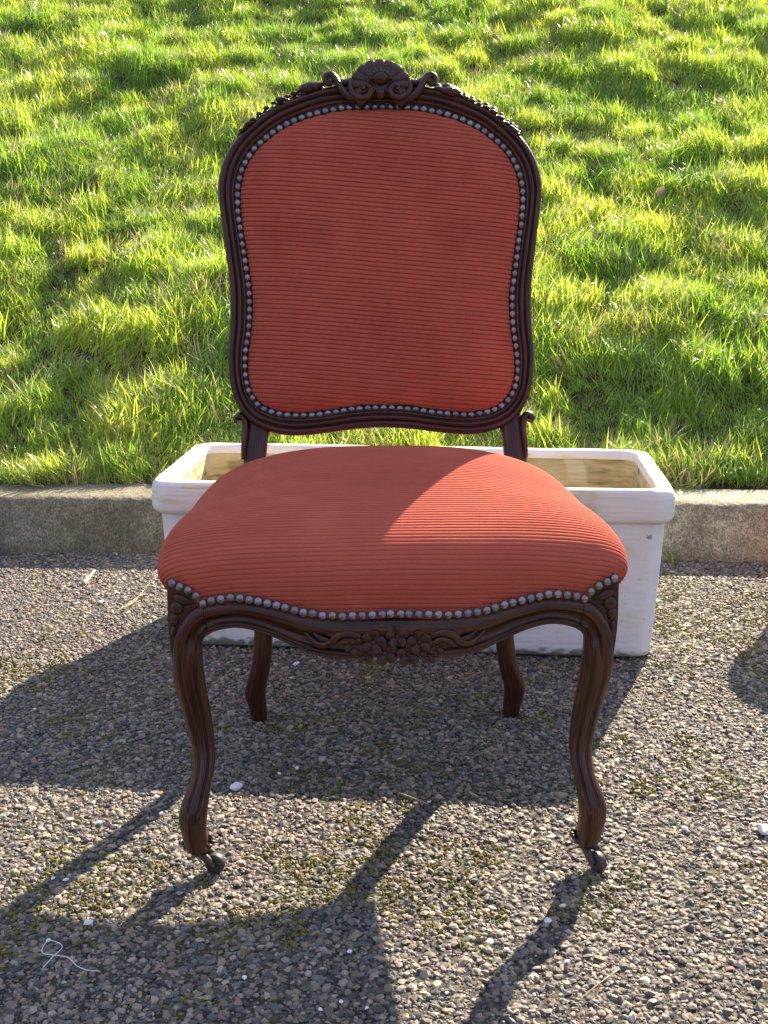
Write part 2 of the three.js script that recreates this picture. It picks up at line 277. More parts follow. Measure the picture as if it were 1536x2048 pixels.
const apron = chair.children[2];
// ---- carving on the apron: two leaf sprays and a flower cluster
{
  for (const s of [-1, 1]) {
    const parts = [];
    const zf = (x) => interp(Math.abs(x), [0, 0.06, 0.12, 0.18], [0.033, 0.031, 0.0235, 0.016]);
    const stem = (pts, r0, r1) => taperTube(pts.map(([x, y, d]) => [s * x, y, zf(x) + d]), (t) => lerp(r0, r1, t) * (0.35 + 0.65 * Math.sin(Math.PI * clamp(t * 0.9 + 0.08))), 26, 8, 0.6);
    parts.push(stem([[0.036, 0.312, 0.002], [0.050, 0.318, 0.004], [0.064, 0.316, 0.004], [0.074, 0.306, 0.003], [0.086, 0.304, 0.003], [0.096, 0.311, 0.002], [0.102, 0.318, 0.001]], 0.0052, 0.004));
    parts.push(stem([[0.040, 0.304, 0.002], [0.052, 0.310, 0.004], [0.062, 0.307, 0.004], [0.068, 0.300, 0.002]], 0.0045, 0.003));
    parts.push(stem([[0.074, 0.309, 0.003], [0.084, 0.312, 0.004], [0.092, 0.318, 0.003]], 0.0038, 0.0025));
    parts.push(stem([[0.060, 0.320, 0.002], [0.068, 0.316, 0.003], [0.080, 0.317, 0.002]], 0.003, 0.002));
    mesh('leaf_spray', mergeGeometries(parts), M.wood, apron);
  }
  const r = rng(5);
  for (const [x, y, R] of [[0.002, 0.3145, 0.0125], [-0.025, 0.3085, 0.0135], [0.027, 0.3075, 0.0135], [-0.0115, 0.2945, 0.0135], [0.015, 0.2925, 0.013], [-0.046, 0.3035, 0.0105], [0.047, 0.3015, 0.0105], [-0.034, 0.2925, 0.0095], [0.038, 0.2905, 0.0095]]) {
    const g = [], a0 = r() * 6, z = 0.0325 + r() * 0.003;
    for (let k = 0; k < 5; k++) { const a = a0 + k / 5 * Math.PI * 2; const p = new THREE.SphereGeometry(1, 10, 7), q = p.attributes.position; for (let i = 0; i < q.count; i++) { const X = q.getX(i), Y = q.getY(i), Z = q.getZ(i); q.setXYZ(i, X * R * 0.56, Y * R * (0.46 + 0.1 * X), Z * R * 0.2 + R * 0.28 * (X * 0.5 + 0.5) ** 2 - R * 0.12 * Y * Y); } p.computeVertexNormals(); p.translate(R * 0.56, 0, 0); p.rotateZ(a); p.translate(x, y, z); g.push(p); }
    g.push(ball(x, y, z + R * 0.12, R * 0.24, R * 0.24, R * 0.22, [0, 0, 0], 8, 6));
    g.push(ball(x, y, z - 0.005, R * 0.8, R * 0.8, R * 0.42, [0, 0, 0], 10, 6));
    mesh('carved_flower', mergeGeometries(g), M.wood, apron);
  }
}
// ---- corner blocks with carved leaves above the front legs
for (const s of [-1, 1]) {
  const sh = new THREE.Shape(); sh.moveTo(0.2575, 0.3745); sh.quadraticCurveTo(0.236, 0.362, 0.2145, 0.3475); sh.quadraticCurveTo(0.2275, 0.3425, 0.2365, 0.334); sh.quadraticCurveTo(0.249, 0.318, 0.2535, 0.289); sh.lineTo(0.2560, 0.268); sh.quadraticCurveTo(0.2615, 0.30, 0.2605, 0.33); sh.lineTo(0.2595, 0.3745);
  const g = new THREE.ExtrudeGeometry(sh, { depth: 0.045, bevelEnabled: true, bevelSize: 0.0015, bevelThickness: 0.0015, bevelSegments: 2, curveSegments: 10 });
  g.translate(-0.0045, 0, -0.036); g.scale(s, 1, 1); if (s < 0) { const ix = (g.index ? g.toNonIndexed() : g.clone()).attributes.position; const p = ix.array; for (let i = 0; i < p.length; i += 9) for (let c = 0; c < 3; c++) { const t = p[i + c]; p[i + c] = p[i + 6 + c]; p[i + 6 + c] = t; } const n = new THREE.BufferGeometry(); n.setAttribute('position', ix); n.setAttribute('uv', new THREE.BufferAttribute(new Float32Array(ix.count * 2), 2)); n.computeVertexNormals(); g.copy(n); }
  const leaf = [];
  for (const [x, y, z, rx, ry, rz, a] of [[0.246, 0.353, 0.013, 0.011, 0.006, 0.005, 0.5], [0.252, 0.343, 0.013, 0.008, 0.009, 0.005, 0.2], [0.255, 0.330, 0.012, 0.0055, 0.009, 0.005, -0.1], [0.257, 0.315, 0.010, 0.004, 0.008, 0.006, 0], [0.2565, 0.302, 0.008, 0.003, 0.007, 0.006, 0], [0.259, 0.358, 0.006, 0.004, 0.008, 0.007, 0], [0.2605, 0.339, 0.0, 0.0035, 0.008, 0.008, 0], [0.238, 0.350, 0.012, 0.006, 0.0035, 0.003, 0.6], [0.257, 0.288, 0.004, 0.0025, 0.007, 0.006, 0], [0.2605, 0.322, -0.004, 0.0035, 0.007, 0.008, 0]]) leaf.push(ball(s * (x - 0.0055), y, z - 0.002, rx, ry, rz, [0, 0, s * a], 10, 7));
  const block = mesh('corner_block', g, M.wood, chair);
  mesh('carved_leaf', mergeGeometries(leaf), M.wood, block);
}
// ---- side and rear seat rails, seat base
{
  const rail = (x0, z0, x1, z1, h0, h1, t, bow = 0) => { const L = Math.hypot(x1 - x0, z1 - z0), n = 24, rings = []; for (let i = 0; i <= n; i++) { const u = i / n, lift = 0.022 * Math.sin(u * Math.PI); const ring = []; for (const [a, b] of [[-1, 0], [-0.8, 0.1], [-0.9, 0.9], [-0.4, 1], [0.4, 1], [0.9, 0.9], [0.8, 0.1], [1, 0], [0.5, -0.04], [-0.5, -0.04]]) { const nx = (z1 - z0) / L, nz = -(x1 - x0) / L; const y = lerp(h0 + lift, h1, clamp(b)) + Math.min(0, b) * 0.05; ring.push([lerp(x0, x1, u) + nx * a * t + bow * Math.sin(u * Math.PI), y, lerp(z0, z1, u) + nz * a * t]); } rings.push(ring); } return loft(rings, { su: 3, sv: 10 }); };
  mesh('side_rail', rail(0.243, -0.015, 0.205, -0.395, 0.300, 0.368, 0.012, 0.022), M.wood, chair);
  mesh('side_rail', rail(-0.205, -0.395, -0.243, -0.015, 0.300, 0.368, 0.012, -0.022), M.wood, chair);
  mesh('rear_rail', rail(0.2, -0.402, -0.2, -0.402, 0.310, 0.370, 0.012), M.wood, chair);
  const g = grid(8, 8, (u, v) => [(u - 0.5) * 2 * lerp(0.232, 0.192, v), 0.335, lerp(0.0, -0.39, v)]);
  mesh('seat_base', g, M.lining, chair);
}
// ---- rear legs
for (const s of [-1, 1]) {
  const x0 = 0.006, pts = [[0.199, 0.0, -0.432], [0.2, 0.012, -0.430], [0.202, 0.030, -0.428], [0.2035, 0.048, -0.424], [0.198, 0.072, -0.418], [0.190, 0.105, -0.412], [0.1845, 0.15, -0.407], [0.183, 0.21, -0.403], [0.187, 0.28, -0.401], [0.192, 0.35, -0.401], [0.193, 0.40, -0.403]];
  const c = new THREE.CatmullRomCurve3(pts.map(([x, y, z]) => V(s * x + x0 * clamp(1 - y / 0.3), y, z))), rings = [];
  for (let i = 0; i <= 60; i++) { const t = i / 60, P = c.getPointAt(t), hw = interp(P.y, [0, 0.03, 0.048, 0.075, 0.1, 0.15, 0.3, 0.4], [0.0122, 0.0148, 0.0162, 0.0158, 0.0148, 0.0142, 0.016, 0.0175]), ring = []; for (let k = 0; k < 20; k++) { const a = k / 20 * Math.PI * 2, q = 0.72, cx = Math.sign(Math.cos(a)) * Math.abs(Math.cos(a)) ** q, cz = Math.sign(Math.sin(a)) * Math.abs(Math.sin(a)) ** q; ring.push([P.x + cx * hw, P.y, P.z + cz * hw * 1.05]); } rings.push(ring); }
  mesh('rear_leg', loft(rings, { su: 3, sv: 12, flip: true }), M.wood, chair);
}
// ---- casters
for (const [lx, lz, turn] of [[-0.2364, -0.002, 1.35], [0.2364, -0.002, 0.55]]) {
  const c = new THREE.Group(); c.name = 'caster'; c.position.set(lx, 0, lz); c.rotation.y = turn; chair.add(c);
  const cup = []; for (let i = 0; i < 9; i++) { const t = i / 8; cup.push(new THREE.Vector2(lerp(0.010, 0.0182, Math.sqrt(t)), 0.0275 + t * 0.0115)); }
  const cg = [new THREE.LatheGeometry(cup, 26)];
  for (let k = 0; k < 13; k++) { const a = k / 13 * Math.PI * 2; cg.push(ball(Math.cos(a) * 0.0178, 0.0385 + (k % 2) * 0.0008, Math.sin(a) * 0.0178, 0.0033, 0.0028, 0.0033, [0, 0, 0], 7, 5)); }
  cg.push(new THREE.CylinderGeometry(0.0105, 0.0095, 0.006, 16).translate(0, 0.0265, 0));
  mesh('caster_cup', mergeGeometries(cg.map((g) => (g.index ? g.toNonIndexed() : g))), M.brass, c);
  const fork = []; for (const s of [-1, 1]) fork.push(taperTube([[s * 0.003, 0.026, 0.002], [s * 0.0075, 0.0245, 0.009], [s * 0.0082, 0.019, 0.016], [s * 0.0082, 0.0125, 0.0205]], (t) => lerp(0.0058, 0.0042, t), 16, 8, 1).toNonIndexed());
  fork.push(new THREE.CylinderGeometry(0.0032, 0.0032, 0.019, 10).rotateZ(Math.PI / 2).translate(0, 0.0125, 0.0205).toNonIndexed());
  mesh('fork', mergeGeometries(fork), M.brass, c);
  const wp = [[0.0, -0.0052], [0.008, -0.0052], [0.0105, -0.0055], [0.012, -0.0042], [0.0125, -0.0015], [0.0125, 0.0015], [0.012, 0.0042], [0.0105, 0.0055], [0.008, 0.0052], [0.0, 0.0052]].map(([a, b]) => new THREE.Vector2(a, b));
  mesh('wheel', new THREE.LatheGeometry(wp, 28).rotateZ(Math.PI / 2).translate(0, 0.0125, 0.0205), M.wheel, c);
}

// ---- seat cushion
const nailX = [0.0034, 0.0259, 0.0478, 0.0588, 0.0818, 0.1037, 0.1233, 0.1329, 0.1534, 0.1738, 0.1847, 0.1955, 0.2064, 0.2162, 0.2235, 0.2325, 0.2418, 0.2501, 0.256], nailY = [0.3423, 0.3409, 0.34, 0.339, 0.34, 0.3431, 0.3476, 0.3499, 0.3543, 0.3577, 0.3578, 0.3559, 0.3542, 0.3506, 0.3593, 0.3655, 0.3696, 0.3732, 0.3752];
const nailH = (x) => interp(Math.abs(x), nailX, nailY);
const zFront = (x) => interp(Math.abs(x), [0, 0.06, 0.12, 0.18, 0.22, 0.27], [0.0355, 0.0335, 0.0265, 0.0195, 0.0165, 0.010]);
const PITCH = 0.0059;
function ribs(q, wob, k = 1) { // q: distance along the cloth in ribs
  const f = q - Math.floor(q), d = Math.min(f, 1 - f);
  return k * (0.00028 * (1 - (2 * f - 1) ** 2) - 0.00095 * Math.exp(-((d / 0.085) ** 2))) + wob;
}
{
  const nS = 2.8, nF = 6, nR = 3.2;
  const prof = (t, n) => { const a = Math.abs(t) * Math.PI / 2, sn = Math.sin(a), cs = Math.max(0, Math.cos(a)), q = Math.pow(Math.pow(sn, n) + Math.pow(cs, n), -1 / n); return [Math.sign(t) * sn * q, cs * q]; };
  const base = (u, v) => {
    const a = 2 * u - 1, b = 1 - 2 * v; // b: 1 front, -1 rear
    const [rb, hb] = prof(b, b > 0 ? nF : nR), [ra, ha] = prof(a, lerp(nS, 5, sstep(0.1, 0.95, rb)));
    const hw = lerp(0.193, 0.2495, Math.pow((rb + 1) / 2, 0.7)) + 0.008 * (1 - rb * rb);
    const swell = 1 + 0.088 * 4 * ha * (1 - ha) * (0.45 + 0.55 * hb);
    const x = ra * hw * swell;
    const zr = -0.388, zf = zFront(ra * 0.2495) - 0.007, zm = (zr + zf) / 2;
    const z = zm + rb * (zf - zr) / 2 + (b > 0 ? 1 : -0.3) * 0.010 * 4 * Math.pow(hb, 1.6) * (1 - hb) * (0.25 + 0.75 * ha);
    const edge = lerp(0.372, nailH(ra * 0.2495) - 0.008, sstep(0.6, 1, rb)) ;
    const y0 = lerp(edge, lerp(0.376, 0.370, (rb + 1) / 2) + 0.002, ra * ra * ra * ra * (1 - sstep(0.85, 1, rb)));
    const plateau = 0.470 - 0.048 * Math.pow(clamp((rb + 0.4) / 1.4), 1.35);
    const pucker = b > 0 ? 0.0011 * Math.exp(-hb / 0.13) * Math.cos(x / 0.0109 * Math.PI * 2) : 0;
    return [x, y0 + (plateau - y0) * ha * hb, z - pucker];
  };
  // every column of the cloth is resampled by its own length, ten rows to a rib, so that each furrow lies on a row of its own
  const NU = 130, DEN = 700, PER = 10, half = 54 * PER, cols = [];
  for (let i = 0; i <= NU; i++) {
    const pts = [], len = [0]; for (let j = 0; j <= DEN; j++) { const p = base(i / NU, 1 - j / DEN); pts.push(p); if (j) len.push(len[j - 1] + Math.hypot(p[0] - pts[j - 1][0], p[1] - pts[j - 1][1], p[2] - pts[j - 1][2])); } // rear to front
    const mid = len[DEN / 2], col = []; let k = 0;
    for (let j = -half; j <= half; j++) { const sd = clamp(mid + j * PITCH / PER + 0.0012 * (vnoise(i * 0.12, j / PER * 0.5, 79) - 0.5), 0, len[DEN]); while (k < DEN - 1 && len[k + 1] < sd) k++; while (k > 0 && len[k] > sd) k--; const t = clamp((sd - len[k]) / (len[k + 1] - len[k] || 1)), p = pts[k], q = pts[k + 1]; col.push([lerp(p[0], q[0], t), lerp(p[1], q[1], t), lerp(p[2], q[2], t)]); }
    cols.push(col);
  }
  const NV = 2 * half, at2 = (i, j) => cols[clamp(i, 0, NU)][clamp(j, 0, NV)];
  const g = grid(NU, NV, (u, v, i, j) => {
    const p = at2(i, j), a = at2(i + 1, j), b = at2(i - 1, j), c = at2(i, j + 4), d = at2(i, j - 4), n = V(a[0] - b[0], a[1] - b[1], a[2] - b[2]).cross(V(c[0] - d[0], c[1] - d[1], c[2] - d[2]));
    if (n.lengthSq() < 1e-16) return p; n.normalize(); n.negate(); if (n.y < -0.5) n.negate();
    const h = ribs(j / PER, (vnoise(i * 0.45, j * 0.06, 77) - 0.5) * 0.0002, 1.15);
    return [p[0] + n.x * h, p[1] + n.y * h, p[2] + n.z * h];
  }, 2.0, 2.6, false);
  mesh('seat_cushion', g, M.fabric, chair);
}
// ---- nails
const nailG = new THREE.SphereGeometry(1, 12, 5, 0, Math.PI * 2, 0, Math.PI / 2).rotateX(Math.PI / 2);
function nail(parent, p, dir, r) { const o = mesh('nail_head', nailG, M.nails[Math.floor(hash(parent.children.length, 7, 3) * 3)], parent); o.position.set(...p); o.quaternion.setFromUnitVectors(V(0, 0, 1), V(...dir).normalize()); o.scale.set(r, r, r * 0.75); return o; }
{
  const xs = [0.2501, 0.2418, 0.2325, 0.2235, 0.2162, 0.2064, 0.1955, 0.1847, 0.1738, 0.1633, 0.1534, 0.1432, 0.1329, 0.1233, 0.1126, 0.1030, 0.0922, 0.0815, 0.0704, 0.0592, 0.0481, 0.0371, 0.0260, 0.0148, 0.0036];
  const r = rng(3);
  for (const s of [-1, 1]) for (const x of xs) nail(chair, [s * x + (s > 0 ? 0.0037 : -0.0037) * (x < 0.01 ? 0.6 : 0) , nailH(x) + (r() - 0.5) * 0.0008, zFront(x) + 0.0012], [s * (x > 0.21 ? 0.45 : 0.05), 0.12 + (r() - 0.5) * 0.2, 1], 0.0051);
  for (const s of [-1, 1]) for (let k = 0; k < 30; k++) { const t = (k + 0.9) / 30; nail(chair, [s * (lerp(0.257, 0.217, t) + 0.022 * Math.sin(t * Math.PI)), 0.3745 + 0.002 * Math.sin(t * 3), lerp(0.008, -0.375, t)], [s, 0.1, 0.1], 0.00475); }
}

// ---- back: its own group tilted backwards (x, y along the slope, z to the front)
const back = new THREE.Group(); back.name = 'backrest'; chair.add(back);
back.position.set(0, 0.5, -0.41); back.rotation.x = -Math.atan(0.18);
const OUT = [[0, 0.4605], [0.04, 0.4595], [0.073, 0.456], [0.10, 0.4496], [0.129, 0.4383], [0.158, 0.4248], [0.186, 0.4035], [0.2105, 0.378], [0.2255, 0.352], [0.2322, 0.328], [0.2338, 0.312], [0.2312, 0.284], [0.2245, 0.226], [0.2197, 0.184], [0.2189, 0.156], [0.2197, 0.12], [0.2232, 0.083], [0.2226, 0.05], [0.2165, 0.0165], [0.206, -0.006], [0.1877, -0.0245], [0.1646, -0.0352], [0.138, -0.0408], [0.108, -0.0404], [0.0785, -0.0372], [0.042, -0.0325], [0, -0.030]];
const NAI = [[0, 0.4285], [0.035, 0.4276], [0.058, 0.4258], [0.08, 0.4215], [0.1022, 0.4157], [0.124, 0.408], [0.1447, 0.3978], [0.163, 0.3846], [0.1802, 0.3691], [0.1935, 0.3501], [0.202, 0.3288], [0.2057, 0.3055], [0.2045, 0.2705], [0.199, 0.23], [0.195, 0.2], [0.191, 0.165], [0.1908, 0.14], [0.193, 0.11], [0.197, 0.085], [0.199, 0.06], [0.198, 0.042], [0.1955, 0.029], [0.1905, 0.0175], [0.182, 0.006], [0.17, -0.0025], [0.153, -0.0085], [0.13, -0.0117], [0.1, -0.0108], [0.07, -0.007], [0.04, -0.0026], [0, -0.001]];
// closed outline, sampled evenly by fraction of each half's length, starting at the top, clockwise seen from the front
function outline(half, n) {
  const pts = [...half.map(([x, y]) => V(x, y, 0)), ...half.slice(1, -1).reverse().map(([x, y]) => V(-x, y, 0))];
  const c = new THREE.CatmullRomCurve3(pts, true, 'centripetal'); c.arcLengthDivisions = 1500; return c.getSpacedPoints(n).slice(0, n);
}
function inset(pts, d) { const n = pts.length; return pts.map((p, i) => { const t = pts[(i + 1) % n].clone().sub(pts[(i - 1 + n) % n]).normalize(); return V(p.x + t.y * d, p.y - t.x * d, 0); }); } // d>0: inwards for the clockwise loop
{
  const n = 360, O = outline(OUT, n), N = outline(NAI, n), I = inset(N, 0.007);
  const prof = [[0.0, -0.024], [-0.0, -0.008], [0.02, -0.0035], [0.07, 0.0005], [0.14, 0.0025], [0.21, 0.0025], [0.27, 0.0008], [0.29, -0.0014], [0.315, -0.0014], [0.335, 0.0006], [0.39, 0.0026], [0.46, 0.0026], [0.515, 0.0002], [0.53, -0.0022], [0.56, -0.0022], [0.575, -0.0008], [0.62, 0.0], [0.66, -0.0012], [0.69, -0.0042], [0.74, -0.0052], [1.0, -0.006], [1.0, -0.02], [0.9, -0.026], [0.1, -0.027]];
  const rings = O.map((o, i) => prof.map(([w, z]) => [lerp(o.x, I[i].x, w), lerp(o.y, I[i].y, w), z]));
  mesh('back_frame', loft(rings, { closed: true, su: 3, sv: 12 }), M.wood, back);
  // nails
  const c = new THREE.CatmullRomCurve3(N, true); c.arcLengthDivisions = 1200; const L = c.getLength(), k = Math.round(L / 0.01175), r = rng(9);
  for (let i = 0; i < k; i++) { const p = c.getPointAt((i + 0.3) / k); nail(back, [p.x + (r() - 0.5) * 0.0008, p.y + (r() - 0.5) * 0.0008, -0.0053], [(r() - 0.5) * 0.25, (r() - 0.5) * 0.25, 1], 0.0053); }
  // cushion: rows across the outline, raised by the distance to its edge
  const C = inset(outline(NAI, 240), 0.0042), yTop = C.reduce((m, p) => Math.max(m, p.y), -1), yBot = C.reduce((m, p) => Math.min(m, p.y), 1);
  const xFlat = C.filter((p) => p.y < yBot + 0.0004).reduce((m, p) => Math.max(m, Math.abs(p.x)), 0.1);
  const arch = (x) => { let best = yBot; for (let i = 60; i < 180; i++) { const p = C[i], q = C[i + 1]; if ((p.x - x) * (q.x - x) <= 0 && Math.min(p.y, q.y) < 0.03 && Math.abs(x) < xFlat) best = lerp(p.y, q.y, (x - p.x) / (q.x - p.x || 1)); } return Math.max(0, best - yBot); };
  const width = (y) => { let m = y > yTop - 1e-5 ? 0 : y < yBot + 1e-4 ? xFlat : 0; for (let i = 0; i < 240; i++) { const p = C[i], q = C[(i + 1) % 240]; if ((p.y - y) * (q.y - y) <= 0 && p.x > 0) m = Math.max(m, lerp(p.x, q.x, (y - p.y) / (q.y - p.y || 1))); } return m; };
  const dist = (x, y) => { let d = 1; for (let i = 0; i < 240; i++) { const p = C[i], q = C[(i + 1) % 240], ex = q.x - p.x, ey = q.y - p.y, t = clamp(((x - p.x) * ex + (y - p.y) * ey) / (ex * ex + ey * ey)); d = Math.min(d, Math.hypot(x - p.x - ex * t, y - p.y - ey * t)); } return d; };
  const nc = 120, nr = 760, P = [], ws = [];
  for (let j = 0; j <= nr; j++) { const t = j / nr, y = lerp(yBot, yTop, t < 0.85 ? t / 0.85 * 0.88 : 0.88 + 0.12 * (1 - ((1 - t) / 0.15) ** 1.6)), w = width(y); for (let i = 0; i <= nc; i++) { const a = 2 * i / nc - 1, x = w * Math.sin(a * Math.PI / 2 * 0.6) / Math.sin(Math.PI / 2 * 0.6), yy = y + arch(x) * (1 - sstep(yBot, yBot + 0.09, y)), d = i === 0 || i === nc || j === nr || j === 0 ? 0 : dist(x, yy), q = Math.sqrt(Math.max(0, 1 - (1 - Math.min(1, d / 0.085)) ** 2.4)); P.push([x, yy, -0.0075 + 0.023 * q + 0.006 * (1 - (x / 0.21) ** 2) * (1 - ((yy - 0.205) / 0.235) ** 2) * Math.min(1, d / 0.05)]); } }
  const at = (i, j) => P[clamp(j, 0, nr) * (nc + 1) + clamp(i, 0, nc)];
  const sheet = grid(nc, nr, (u, v, i, j) => {
    const p = at(i, j), a = at(i + 1, j), b = at(i - 1, j), c2 = at(i, j + 3), d = at(i, j - 3);
    const nn = V(a[0] - b[0], a[1] - b[1], a[2] - b[2]).cross(V(c2[0] - d[0], c2[1] - d[1], c2[2] - d[2])); if (nn.lengthSq() < 1e-14) nn.set(0, 0, 1); nn.normalize(); if (nn.z < 0) nn.negate();
    const h = ribs((p[1] + p[0] * 0.05 + 0.006 * Math.sin(p[0] * 7) + 0.0012 * (fbm(p[0] * 14, p[1] * 40, 2, 83) - 0.5)) / 0.0064 + 100, (vnoise(p[0] * 300, p[1] * 300, 78) - 0.5) * 0.0002, 2.3) * (i && j && i < nc && j < nr ? 1 : 0.3);
    return [p[0] + nn.x * h, p[1] + nn.y * h, p[2] + nn.z * h];
  }, 1, 1, false);
  const uv = sheet.attributes.uv, ps = sheet.attributes.position; for (let i = 0; i < uv.count; i++) uv.setXY(i, ps.getX(i) * 4, ps.getY(i) * 4);
  mesh('back_cushion', sheet, M.fabric, back);
  const rear = inset(outline(NAI, 120), 0.004), rg = grid(120, 6, (u, v) => { const p = rear[Math.round(u * 120) % 120]; return [p.x * v, 0.205 + (p.y - 0.205) * v, -0.024 - 0.012 * (1 - v ** 3)]; }, 1, 1);
  const ruv = rg.attributes.uv, rp = rg.attributes.position; for (let i = 0; i < ruv.count; i++) ruv.setXY(i, rp.getX(i) * 4, rp.getY(i) * 4);
  mesh('rear_panel', rg, M.fabric, back);
}
// ---- crest: shell, boss, scrolls, wings, garlands
{
  const crest = new THREE.Group(); crest.name = 'crest'; back.add(crest);
  const cy = 0.4525, LO = 13, a0 = -50 * Math.PI / 180, a1 = 230 * Math.PI / 180;
  const front = (u, v) => { const a = lerp(a1, a0, u), l = u * LO, f = l - Math.floor(l), lobe = Math.pow(Math.sin(Math.PI * f), 0.45), R = (0.0375 + 0.0022 * Math.abs(Math.cos(a)) ** 2) * (1 + 0.045 * lobe), r = R * lerp(0.05, 1, v); return [Math.cos(a) * r * 1.06, cy + Math.sin(a) * r * 0.97, 0.006 + 0.010 * Math.sqrt(Math.max(0, 1 - v * v * 0.96)) + 0.0032 * (lobe - 0.6) * v * (v < 0.97 ? 1 : 0.4)]; };
  const sh = grid(LO * 10, 22, front), rimG = grid(LO * 10, 4, (u, v) => { const p = front(u, 1); return [p[0] * (1 - 0.05 * v), cy + (p[1] - cy) * (1 - 0.05 * v), lerp(p[2], -0.024, v)]; });
  const bk = grid(LO * 10, 3, (u, v) => { const p = front(u, 1 - v); return [p[0] * 0.95, cy + (p[1] - cy) * 0.95, -0.024]; });
  mesh('shell', mergeGeometries([sh, rimG, bk]), M.wood, crest);
  const boss = []; for (let k = 0; k < 9; k++) { const a = (k / 8) * Math.PI; boss.push(ball(Math.cos(a) * 0.0125, 0.4605 + Math.sin(a) * 0.0085, 0.0195, 0.0042, 0.0036, 0.006, [0, 0, a], 9, 6)); } boss.push(ball(0, 0.4615, 0.019, 0.0135, 0.009, 0.0085, [0, 0, 0], 16, 10)); boss.push(ball(0, 0.447, 0.012, 0.009, 0.013, 0.006, [0, 0, 0], 12, 8));
  mesh('shell_boss', mergeGeometries(boss), M.wood, crest);
  for (const s of [-1, 1]) {
    mesh('scroll', taperTube([[s * 0.0405, 0.461, 0.008], [s * 0.0425, 0.451, 0.010], [s * 0.037, 0.4405, 0.012], [s * 0.026, 0.4355, 0.013], [s * 0.0165, 0.4385, 0.0145], [s * 0.0135, 0.4465, 0.016], [s * 0.0185, 0.4525, 0.0165], [s * 0.0245, 0.4505, 0.017], [s * 0.0235, 0.4455, 0.0175]], (t) => 0.0024 + 0.0026 * Math.sin(t * 2.6 + 0.3), 60, 10), M.wood, crest);
    mesh('wing_scroll', mergeGeometries([
      taperTube([[s * 0.030, 0.436, 0.006], [s * 0.043, 0.438, 0.007], [s * 0.054, 0.447, 0.008], [s * 0.0615, 0.459, 0.008], [s * 0.0695, 0.4695, 0.007], [s * 0.0775, 0.467, 0.006], [s * 0.0775, 0.4585, 0.006], [s * 0.071, 0.4565, 0.007], [s * 0.0695, 0.4615, 0.008]], (t) => lerp(0.0078, 0.0036, Math.sqrt(t)), 60, 12, 1.1),
      taperTube([[s * 0.040, 0.462, -0.004], [s * 0.051, 0.459, -0.003], [s * 0.061, 0.464, -0.004], [s * 0.070, 0.4725, -0.006], [s * 0.0785, 0.468, -0.008]], (t) => 0.0062 - 0.002 * t, 30, 10, 2.2)]), M.wood, crest);
    const lf = [], r = rng(20 + s);
    const path = new THREE.CatmullRomCurve3([[0.084, 0.4545], [0.104, 0.4495], [0.129, 0.4395], [0.158, 0.426], [0.186, 0.4045], [0.2, 0.391]].map(([x, y]) => V(s * x, y, 0)));
    for (let k = 0; k < 15; k++) { const t = k / 14, p = path.getPoint(t), tan = path.getTangent(t), a = Math.atan2(tan.y, tan.x), big = (k === 2 || k === 3 ? 1.5 : 0.6 + 0.7 * r()) * lerp(1, 0.6, t); for (const o of [0, 1]) lf.push(ball(p.x - Math.sin(a) * s * (0.001 - o * 0.005), p.y + Math.cos(a) * s * (0.002 - o * 0.005) * s * 1, o ? 0.001 : -0.006, 0.0085 * big, (0.0042 + r() * 0.001) * big, 0.006 * big, [0, 0, a + (o ? 0.35 : -0.3) * s], 9, 6)); }
    mesh('leaf_garland', mergeGeometries(lf), M.wood, crest);
  }
}
// ---- posts between seat and back, with a scroll on the outside
for (const s of [-1, 1]) {
  const rings = [], c = new THREE.CatmullRomCurve3([[0.193, 0.398, -0.403], [0.192, 0.42, -0.407], [0.190, 0.44, -0.413], [0.1875, 0.46, -0.421], [0.182, 0.485, -0.430], [0.175, 0.505, -0.438]].map(([x, y, z]) => V(s * x + 0.005, y, z)));
  for (let i = 0; i <= 30; i++) { const t = i / 30, P = c.getPointAt(t), hw = 0.0165 + 0.003 * sstep(0.45, 0.49, P.y), ring = []; for (let k = 0; k < 20; k++) { const a = k / 20 * Math.PI * 2, cx = Math.sign(Math.cos(a)) * Math.abs(Math.cos(a)) ** 0.7, cz = Math.sign(Math.sin(a)) * Math.abs(Math.sin(a)) ** 0.7; ring.push([P.x + cx * hw, P.y, P.z + cz * 0.014 - (cz > 0 ? 0.003 * (1 - Math.abs(cx)) : 0)]); } rings.push(ring); }
  const post = mesh('back_post', loft(rings, { su: 3, sv: 12, flip: true }), M.wood, chair);
  mesh('post_scroll', taperTube([[0.2065, 0.425, -0.400], [0.2055, 0.45, -0.406], [0.2035, 0.468, -0.412], [0.205, 0.482, -0.416], [0.212, 0.4875, -0.418], [0.2165, 0.482, -0.418], [0.2125, 0.4775, -0.416]].map(([x, y, z]) => [s * x + 0.004, y, z]), (t) => 0.0038 + 0.0018 * t, 40, 10, 1.8), M.wood, post);
}

// ================================================================= GROUND COVER
const dummy = new THREE.Object3D(), colr = new THREE.Color();
function instanced(name, g, m, parent, list) { // list of {p, q|e, s, c}
  const o = new THREE.InstancedMesh(g, m, list.length); o.name = name; o.castShadow = o.receiveShadow = true; o.userData.kind = 'stuff';
  list.forEach((it, i) => { dummy.position.set(...it.p); if (it.q) dummy.quaternion.copy(it.q); else dummy.rotation.set(...it.e); dummy.scale.set(...it.s); dummy.updateMatrix(); o.setMatrixAt(i, dummy.matrix); if (it.c) o.setColorAt(i, colr.setRGB(...it.c)); });
  parent.add(o); return o;
}
function stuffGroup(name, label) { const g = new THREE.Group(); g.name = name; g.userData = { kind: 'stuff', label }; scene.add(g); return g; }
